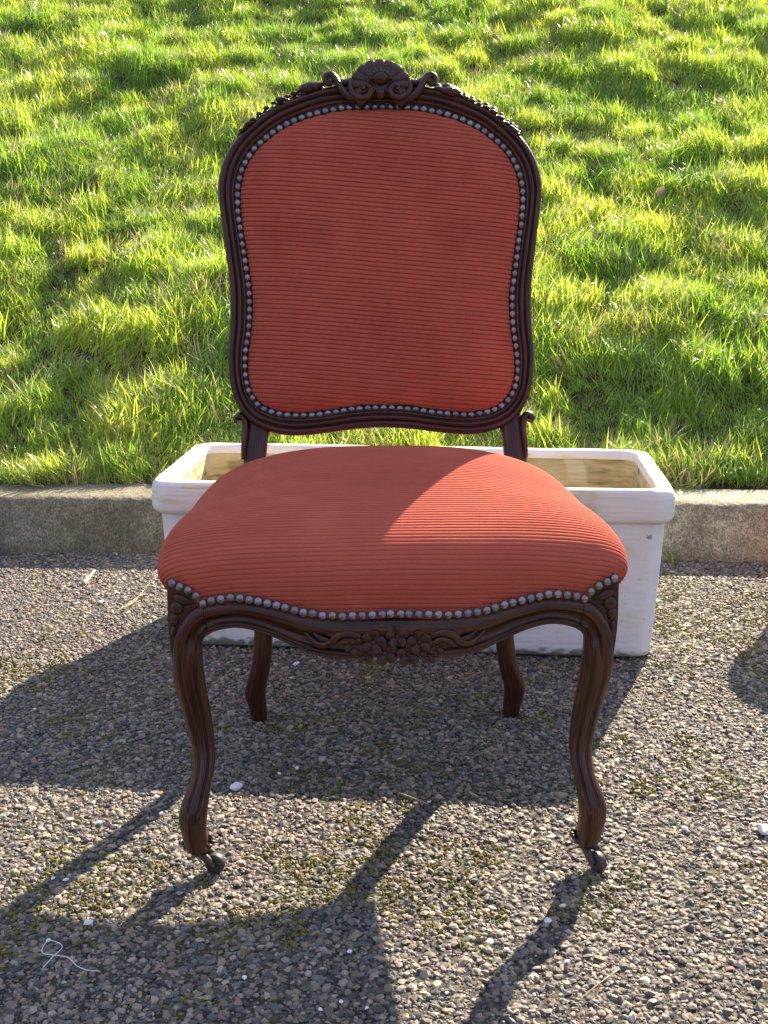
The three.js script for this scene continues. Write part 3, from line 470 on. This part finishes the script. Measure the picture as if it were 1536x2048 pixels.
// ---- stone chips set in the asphalt
function chipGeometry(seed) {
  const r = rng(seed), g = new THREE.IcosahedronGeometry(1, 0), p = g.attributes.position, memo = {};
  for (let i = 0; i < p.count; i++) { const k = [p.getX(i), p.getY(i), p.getZ(i)].map((x) => x.toFixed(3)).join(); memo[k] ??= 0.62 + r() * 0.6; p.setXYZ(i, p.getX(i) * memo[k], p.getY(i) * memo[k], p.getZ(i) * memo[k]); }
  g.computeVertexNormals(); return g;
}
{
  const gravel = stuffGroup('gravel', 'tan and grey stone chips set in the worn asphalt');
  const M_chip = new THREE.MeshStandardMaterial({ color: 0xffffff, roughness: 0.72 });
  const r = rng(101), lists = [[], [], [], [], []];
  const tones = [[0.21, 0.18, 0.14], [0.26, 0.215, 0.165], [0.17, 0.155, 0.14], [0.14, 0.14, 0.14], [0.30, 0.25, 0.195], [0.11, 0.108, 0.108], [0.24, 0.18, 0.14], [0.07, 0.068, 0.066], [0.34, 0.30, 0.25], [0.19, 0.165, 0.14], [0.10, 0.095, 0.09]];
  const put = (x, z, s) => {
    const t = tones[Math.floor(r() * tones.length)], k = (0.62 + 0.5 * r()) * (0.7 + 0.55 * fbm(x * 4, z * 4, 4, 300));
    lists[Math.floor(r() * 5)].push({ p: [x, s * (-0.05 + 0.25 * r()), z], e: [(r() - 0.5) * 0.7, r() * 6.3, (r() - 0.5) * 0.7], s: [s * (0.75 + 0.65 * r()), s * (0.38 + 0.35 * r()), s * (0.7 + 0.4 * r())], c: [t[0] * k * 1.06, t[1] * k * 1.03, t[2] * k * 0.97] });
  };
  const dens = 62000;
  for (let n = 0; n < dens * 5.4; n++) { const z = lerp(-0.62, -2.58, r()), x = (r() * 2 - 1) * 1.38; if (Math.abs(x) > 0.42 + -z * 0.40 + 0.28) continue; const big = r(); put(x, z, n % 5 < 2 ? 0.001 + 0.0011 * big : 0.0019 + 0.0036 * big ** 3 + 0.0013 * r()); }
  for (let n = 0; n < 16000; n++) { const z = lerp(0.4, -2.58, r()), x = (r() * 2 - 1) * 2.6; if (Math.abs(x) < 0.42 - z * 0.40 + 0.26 && z < -0.6) continue; put(x, z, 0.005 + 0.004 * r()); }
  lists.forEach((l, i) => instanced('stone_chips', chipGeometry(40 + i), M_chip, gravel, l));
  // moss between the chips
  const moss = stuffGroup('moss', 'yellow green moss between the stone chips'), M_moss = new THREE.MeshStandardMaterial({ color: 0xffffff, roughness: 1 }), ml = [];
  for (let n = 0; n < 110000; n++) { const z = lerp(-0.7, -2.57, r()), x = (r() * 2 - 1) * 1.3, d = fbm(x * 5 + 7, z * 5, 4, 400), right = 0.06 * sstep(-0.2, 0.9, x), f = fbm(x * 28, z * 28, 2, 410); if (d + right + (f - 0.5) * 0.45 < 0.675) continue; const s = 0.0011 + 0.0019 * r(), k = 0.7 + 0.6 * r(); ml.push({ p: [x, 0.0008 + s * 0.35, z], e: [r() * 0.5, r() * 6, r() * 0.5], s: [s * 1.2, s * 0.75, s], c: [0.135 * k, 0.122 * k, 0.026 * k] }); }
  instanced('moss_cushions', chipGeometry(77), M_moss, moss, ml);
}
// ---- grass
function bladeClump(seed, count, hgt, spread, curl) {
  const r = rng(seed), pos = [], nor = [], idx = [];
  for (let b = 0; b < count; b++) {
    const a = r() * Math.PI * 2, rad = spread * Math.sqrt(r()), bx = Math.cos(a) * rad, bz = Math.sin(a) * rad, az = r() * Math.PI * 2, h = hgt * (0.45 + 0.75 * r()), w = 0.0009 + 0.0011 * r();
    let tilt = 0.1 + 0.5 * r(), x = bx, y = -0.008, z = bz; const bend = curl * (0.3 + 1.2 * r()), n = 4, dx = Math.cos(az), dz = Math.sin(az), tw = r() * 3.1, px = Math.cos(az + Math.PI / 2 + (tw - 1.5) * 0.4), pz = Math.sin(az + Math.PI / 2 + (tw - 1.5) * 0.4), base = pos.length / 3;
    for (let k = 0; k <= n; k++) {
      const t = k / n, ww = w * (1 - t ** 1.8) * (0.75 + 0.25 * Math.sin(Math.PI * t)), N = V(dx * -Math.cos(tilt), Math.sin(tilt), dz * -Math.cos(tilt)).normalize();
      if (k < n) { pos.push(x - px * ww, y, z - pz * ww, x + px * ww, y, z + pz * ww); nor.push(N.x, N.y, N.z, N.x, N.y, N.z); } else { pos.push(x, y, z); nor.push(N.x, N.y, N.z); }
      x += dx * Math.sin(tilt) * h / n; z += dz * Math.sin(tilt) * h / n; y += Math.cos(tilt) * h / n; tilt += bend / n;
    }
    for (let k = 0; k < n - 1; k++) { const q = base + k * 2; idx.push(q, q + 1, q + 2, q + 1, q + 3, q + 2); }
    const q = base + (n - 1) * 2; idx.push(q, q + 1, q + 2);
  }
  const g = new THREE.BufferGeometry(); g.setAttribute('position', new THREE.Float32BufferAttribute(pos, 3)); g.setAttribute('normal', new THREE.Float32BufferAttribute(nor, 3)); g.setIndex(idx); return g;
}
const M_grass = new THREE.MeshPhysicalMaterial({ color: 0xffffff, roughness: 1, transmission: 0.55, thickness: 0, side: THREE.DoubleSide, specularIntensity: 0.6, clearcoat: 1, clearcoatRoughness: 0.28 });
const M_straw = new THREE.MeshPhysicalMaterial({ color: new THREE.Color(0.50, 0.40, 0.22), roughness: 1, transmission: 0.25, thickness: 0, side: THREE.DoubleSide });
{
  const grass = stuffGroup('grass', 'long tussocky green grass growing on the bank');
  const r = rng(202), lists = [[], [], [], [], [], []], UP = V(0, 1, 0), dry = [];
  const q1 = new THREE.Quaternion(), q2 = new THREE.Quaternion();
  const CELL = 0.17;
  const tussock = (x, z) => { // offset from the middle of the nearest tussock, its radius and number
    let best = 9, out; x += 0.16 * (fbm(x * 3.3, z * 3.3, 2, 621) - 0.5); z += 0.16 * (fbm(x * 3.3 + 40, z * 3.3, 2, 622) - 0.5); const ci = Math.floor(x / CELL), cj = Math.floor(z / CELL);
    for (let i = ci - 1; i <= ci + 1; i++) for (let j = cj - 1; j <= cj + 1; j++) { const cx = (i + hash(i, j, 611)) * CELL, cz = (j + hash(i, j, 612)) * CELL, R = CELL * (0.3 + 0.6 * hash(i, j, 613)), d = Math.hypot(x - cx, z - cz) / R; if (d < best) { best = d; out = [x - cx, z - cz, d, hash(i, j, 614), hash(i, j, 615)]; } }
    return out;
  };
  const plant = (x, z, sc, forceDry) => {
    const [tx, tz, td, th, tc] = tussock(x, z), dome = Math.max(0, 1 - td * td), y = bankH(x, z) + 0.022 * dome * th, tus = fbm(x * 2.2 + 11, z * 2.2, 2, 500);
    const tall = (0.66 + (0.25 + 0.68 * th) * Math.sqrt(dome)) * (0.75 + 0.5 * tus) * (0.7 + 0.6 * r()) * sc;
    const la = Math.atan2(tz, tx) + (r() - 0.5) * 1.6 + (tc - 0.5) * 1.5, le = (0.12 + 0.8 * (td < 1 ? td : Math.max(0.3, 2 - td))) * (0.35 + 0.85 * r());
    q1.setFromAxisAngle(V(Math.sin(la), 0, -Math.cos(la)), -le); q2.setFromAxisAngle(UP, r() * Math.PI * 2);
    const q = q1.clone().multiply(q2), warm = fbm(x * 2.6 + 31, z * 2.6, 3, 560), k = 0.75 + 0.5 * r();
    const c = mixc([0.26, 0.45, 0.036], [0.64, 0.72, 0.08], clamp((warm - 0.3) * 1.5 + (tc - 0.45) * 0.5 + (r() - 0.5) * 0.5)).map((v) => v * k);
    const it = { p: [x, y - 0.004, z], q, s: [tall * 0.95, tall, tall * 0.95], c };
    if (forceDry || r() < 0.035) dry.push({ ...it, c: undefined }); else lists[Math.floor(r() * 6)].push(it);
  };
  let n = 0;
  while (n < 94000) {
    const t = r(), z = BANK0 - 0.035 - t * 5.6, x = (r() * 2 - 1) * (0.45 - z * 0.40 + 0.25), bare = fbm(x * 3.1 + 50, z * 3.1, 3, 580);
    if (Math.abs(x) > 0.38 - z * 0.37 + 0.35) continue; n++;
    if (bare > 0.9) continue;
    plant(x, z, lerp(0.92, 1.05, sstep(0.1, 0.6, BANK0 - z)));
  }
  for (let i = 0; i < 9000; i++) { const z = BANK0 - 0.1 - r() * 11, x = (r() * 2 - 1) * 7; if (Math.abs(x) < 0.38 - z * 0.37 + 0.3 && z > -7.5) continue; plant(x, z, 1.5); }
  for (let i = 0; i < 700; i++) { // hanging over the back of the kerb
    const x = (r() * 2 - 1) * 1.35, z = BANK0 + 0.005 - r() * 0.05 + x * 0.03, f = fbm(x * 7, 3, 3, 595); if (f < 0.42) continue;
    const q = new THREE.Quaternion().setFromEuler(new THREE.Euler(0.7 + 0.7 * r(), 0, (r() - 0.5) * 1.2)).multiply(q2.setFromAxisAngle(UP, r() * 6.3)), k = 0.6 + 0.5 * r(), tl = 0.45 + 0.5 * r();
    if (r() < 0.4) dry.push({ p: [x, 0.112, z], q, s: [tl, tl, tl] }); else lists[Math.floor(r() * 6)].push({ p: [x, 0.112, z], q, s: [tl, tl, tl], c: [0.24 * k, 0.36 * k, 0.04 * k] });
  }
  for (let i = 0; i < 1700; i++) plant((r() * 2 - 1) * 1.5, BANK0 - 0.015 - r() * 0.24, 0.7, r() < 0.16);
  for (let k = 0; k < 6; k++) instanced('grass_clumps', bladeClump(600 + k, 15, 0.058, 0.027, 0.5 + 0.2 * k), M_grass, grass, lists[k]);
  instanced('dry_grass_clumps', bladeClump(700, 9, 0.085, 0.03, 1.2), M_straw, grass, dry);
  // white petals caught in the grass
  const pl = [], pg = new THREE.SphereGeometry(1, 7, 4).scale(1, 0.25, 0.7);
  for (let i = 0; i < 420; i++) { const z = BANK0 - 0.3 - r() * 4.2, x = (r() * 2 - 1) * (0.3 - z * 0.36), f = fbm(x * 2 + 70, z * 2, 2, 590); if (f < 0.52) continue; const s = 0.003 + 0.0035 * r(); pl.push({ p: [x, bankH(x, z) + 0.03 + 0.035 * r(), z], e: [r() * 2, r() * 6, r() * 2], s: [s, s, s] }); }
  instanced('petals', pg, new THREE.MeshStandardMaterial({ color: new THREE.Color(0.8, 0.8, 0.78), roughness: 0.6 }), stuffGroup('white_petals', 'small white petals scattered in the grass'), pl);
}

// ================================================================= SMALL THINGS
// ---- round pot beside the frame whose shadow reaches in
{
  const pot = thing('flower_pot', 'round clay flower pot standing on the gravel beside the white trough', 'flower pot');
  const P = [[0, 0.001], [0.105, 0.001], [0.11, 0.006], [0.136, 0.235], [0.14, 0.24], [0.15, 0.242], [0.153, 0.25], [0.154, 0.29], [0.15, 0.297], [0.143, 0.297], [0.138, 0.29], [0.13, 0.2], [0.125, 0.18]].map(([a, b]) => new THREE.Vector2(a, b));
  const clay = texture(256, 256, (x, y) => mixc([0.52, 0.30, 0.20], [0.70, 0.44, 0.31], tfbm(x / 256, y / 256, 8, 801, 4)));
  mesh('pot_body', new THREE.LatheGeometry(P, 40), new THREE.MeshStandardMaterial({ map: clay, roughness: 0.9 }), pot);
  mesh('soil', new THREE.CylinderGeometry(0.131, 0.126, 0.03, 32).translate(0, 0.195, 0), M.soil, pot);
  pot.position.set(0.952, 0, -2.25);
}
// ---- white chips
{
  const mw = new THREE.MeshStandardMaterial({ color: new THREE.Color(0.78, 0.78, 0.76), roughness: 0.7 }), gs = [chipGeometry(901), chipGeometry(902), chipGeometry(903)], r = rng(910);
  for (const [x, z, s] of [[-0.1542, -1.8899, 0.0071], [-0.1582, -1.8277, 0.0038], [-0.1485, -1.4838, 0.0037], [-0.1248, -1.5004, 0.0038], [-0.2047, -1.4446, 0.0091], [-0.3721, -1.3496, 0.004], [-0.296, -1.3726, 0.0035], [-0.3804, -1.217, 0.0041], [-0.3963, -1.2201, 0.0031], [-0.3315, -1.1307, 0.0071], [-0.3681, -1.0989, 0.0037], [-0.1457, -1.0364, 0.0035], [-0.0435, -0.9982, 0.0029], [-0.0642, -0.987, 0.0029], [-0.0171, -0.9892, 0.0025], [-0.0373, -1.0797, 0.0036], [0.0948, -1.1051, 0.0033], [0.1161, -1.0963, 0.0055], [0.1328, -1.0831, 0.0041], [0.1843, -1.1345, 0.0052], [0.2056, -1.1641, 0.0044], [0.2726, -1.0316, 0.0048], [0.2361, -1.0284, 0.0022], [0.3899, -1.3346, 0.005], [0.4902, -1.3285, 0.0123], [0.064, -1.0119, 0.0026], [0.0609, -1.4031, 0.0029], [0.1956, -1.0618, 0.004], [0.1533, -1.0096, 0.0025], [0.1029, -1.1544, 0.0024], [-0.5768, -2.2182, 0.0065], [-0.5594, -1.7004, 0.0036]]) {
    const o = mesh(numbered('white_pebble'), gs[Math.floor(r() * 3)], mw); tag(o, s === 0.0091 ? 'white flake on sunlit gravel beside the front leg' : s === 0.0071 && z > -1.5 ? 'white flake on shaded gravel near the white thread' : s === 0.0123 ? 'largest white flake on the open sunlit gravel' : 'small white stone chip lying on the gravel', 'pebble', 'white chips on the gravel');
    o.position.set(x, 0.0035 + s * 0.15, z); o.rotation.set((r() - 0.5) * 0.6, r() * 6.3, (r() - 0.5) * 0.6); o.scale.set(s, s * 0.5, s * 0.85); scene.add(o);
  }
}
// ---- thread and straws
{
  const tp = [[-0.3594, -1.0494], [-0.3535, -1.066], [-0.3496, -1.0875], [-0.3584, -1.0936], [-0.3666, -1.0936], [-0.3701, -1.0831], [-0.3656, -1.0728], [-0.3526, -1.0686], [-0.3392, -1.0686], [-0.3241, -1.0519], [-0.3115, -1.0437], [-0.2988, -1.0453]];
  const th = mesh('thread', taperTube(tp.map(([x, z], i) => [x, 0.006 + 0.0015 * Math.sin(i * 2.1), z]), () => 0.00045, 90, 6), new THREE.MeshStandardMaterial({ color: new THREE.Color(0.78, 0.77, 0.8), roughness: 0.8 }));
  tag(th, 'loop of thin white thread lying on the gravel', 'thread'); scene.add(th);
  const ms = new THREE.MeshStandardMaterial({ color: new THREE.Color(0.50, 0.40, 0.26), roughness: 0.8 });
  const straw = (pts, r, label) => { const o = mesh(numbered('straw'), taperTube(pts, (t) => r * (1 - 0.5 * t), 24, 6, 0.7), ms); tag(o, label, 'straw'); scene.add(o); };
  straw([[0.2472, 0.007, -1.0453], [0.224, 0.008, -1.023], [0.2006, 0.006, -1.002]], 0.0011, 'long dry straw lying alone on the sunny gravel');
  straw([[0.0205, 0.007, -1.4222], [0.04, 0.008, -1.406], [0.0605, 0.006, -1.3924]], 0.0009, 'thin dry stem lying across the shadow of the rear leg');
  straw([[-0.6423, 0.005, -2.3404], [-0.639, 0.007, -2.38], [-0.6364, 0.010, -2.4134]], 0.0055, 'broad pale dry leaf blade on the gravel near the kerb');
  straw([[-0.5298, 0.007, -2.1584], [-0.5092, 0.008, -2.1979], [-0.503, 0.008, -2.26], [-0.4996, 0.007, -2.3336]], 0.0015, 'bent dry grass stem on the gravel beside the trough');
  straw([[-0.52, 0.009, -2.172], [-0.505, 0.011, -2.225], [-0.4964, 0.007, -2.2746]], 0.0012, 'short forked dry stem on the gravel beside the trough');
  straw([[0.5073, 0.007, -1.9415], [0.54, 0.010, -1.955], [0.571, 0.008, -1.9957]], 0.0009, 'pale curved stem on the mossy gravel by the trough corner');
}
// ---- dead leaves in hollows of the bank
{
  const ml = new THREE.MeshPhysicalMaterial({ color: new THREE.Color(0.36, 0.27, 0.19), roughness: 1, transmission: 0.2, thickness: 0, side: THREE.DoubleSide });
  const lg = grid(10, 16, (u, v) => { const w = 0.028 * Math.sin(Math.PI * Math.pow(v, 0.8)) * (1 + 0.12 * Math.sin(v * 40)), a = 2 * u - 1; return [a * w, 0.012 * Math.abs(a) * w / 0.028 + 0.018 * Math.sin(v * 2.6), v * 0.085]; });
  for (const [x, z, e, label] of [[1.006, -4.35, [-1.1, 0.3, 0.2], 'curled brown dead leaf standing upright in the grass beside the chair back'], [-0.815, -4.42, [-0.2, 1.2, 0.3], 'flat brown dead leaf lying in a hollow of the grass'], [-0.74, -4.33, [-0.4, 2.6, -0.2], 'small brown dead leaf beside a flat one in the grass']]) {
    const o = mesh(numbered('dead_leaf'), lg, ml); tag(o, label, 'dead leaf', 'dead leaves in the grass'); o.position.set(x, bankH(x, z) + 0.04, z); o.rotation.set(...e); o.scale.setScalar(0.62); scene.add(o);
  }
}
// ---- weeds and dead runners at the foot of the kerb
{
  const tuft = thing('grass_tuft', 'small grass tuft growing at the foot of the kerb beside the trough', 'grass tuft');
  const gm = M_grass.clone(); gm.color.setRGB(0.2, 0.3, 0.04);
  mesh('green_blades', bladeClump(950, 12, 0.09, 0.012, 1.3), gm, tuft); mesh('dry_blades', bladeClump(951, 10, 0.07, 0.016, 1.8), M_straw, tuft);
  tuft.position.set(0.655, 0.008, -2.505);
  const run = (pts, label) => { const o = mesh(numbered('dry_runner'), taperTube(pts, () => 0.0009, 50, 6), new THREE.MeshStandardMaterial({ color: new THREE.Color(0.34, 0.26, 0.15), roughness: 0.9 })); tag(o, label, 'dry stem'); scene.add(o); };
  run([[0.735, 0.118, -2.575], [0.745, 0.09, -2.55], [0.742, 0.05, -2.53], [0.75, 0.012, -2.505], [0.79, 0.006, -2.49], [0.84, 0.012, -2.495], [0.90, 0.03, -2.505]], 'dead brown runner hanging down the kerb right of the trough');
  run([[-0.70, 0.122, -2.66], [-0.69, 0.105, -2.635], [-0.683, 0.075, -2.615], [-0.688, 0.05, -2.60], [-0.685, 0.02, -2.585]], 'thin dead root hanging down the darker kerb stone');
}

renderer.render(scene, camera);
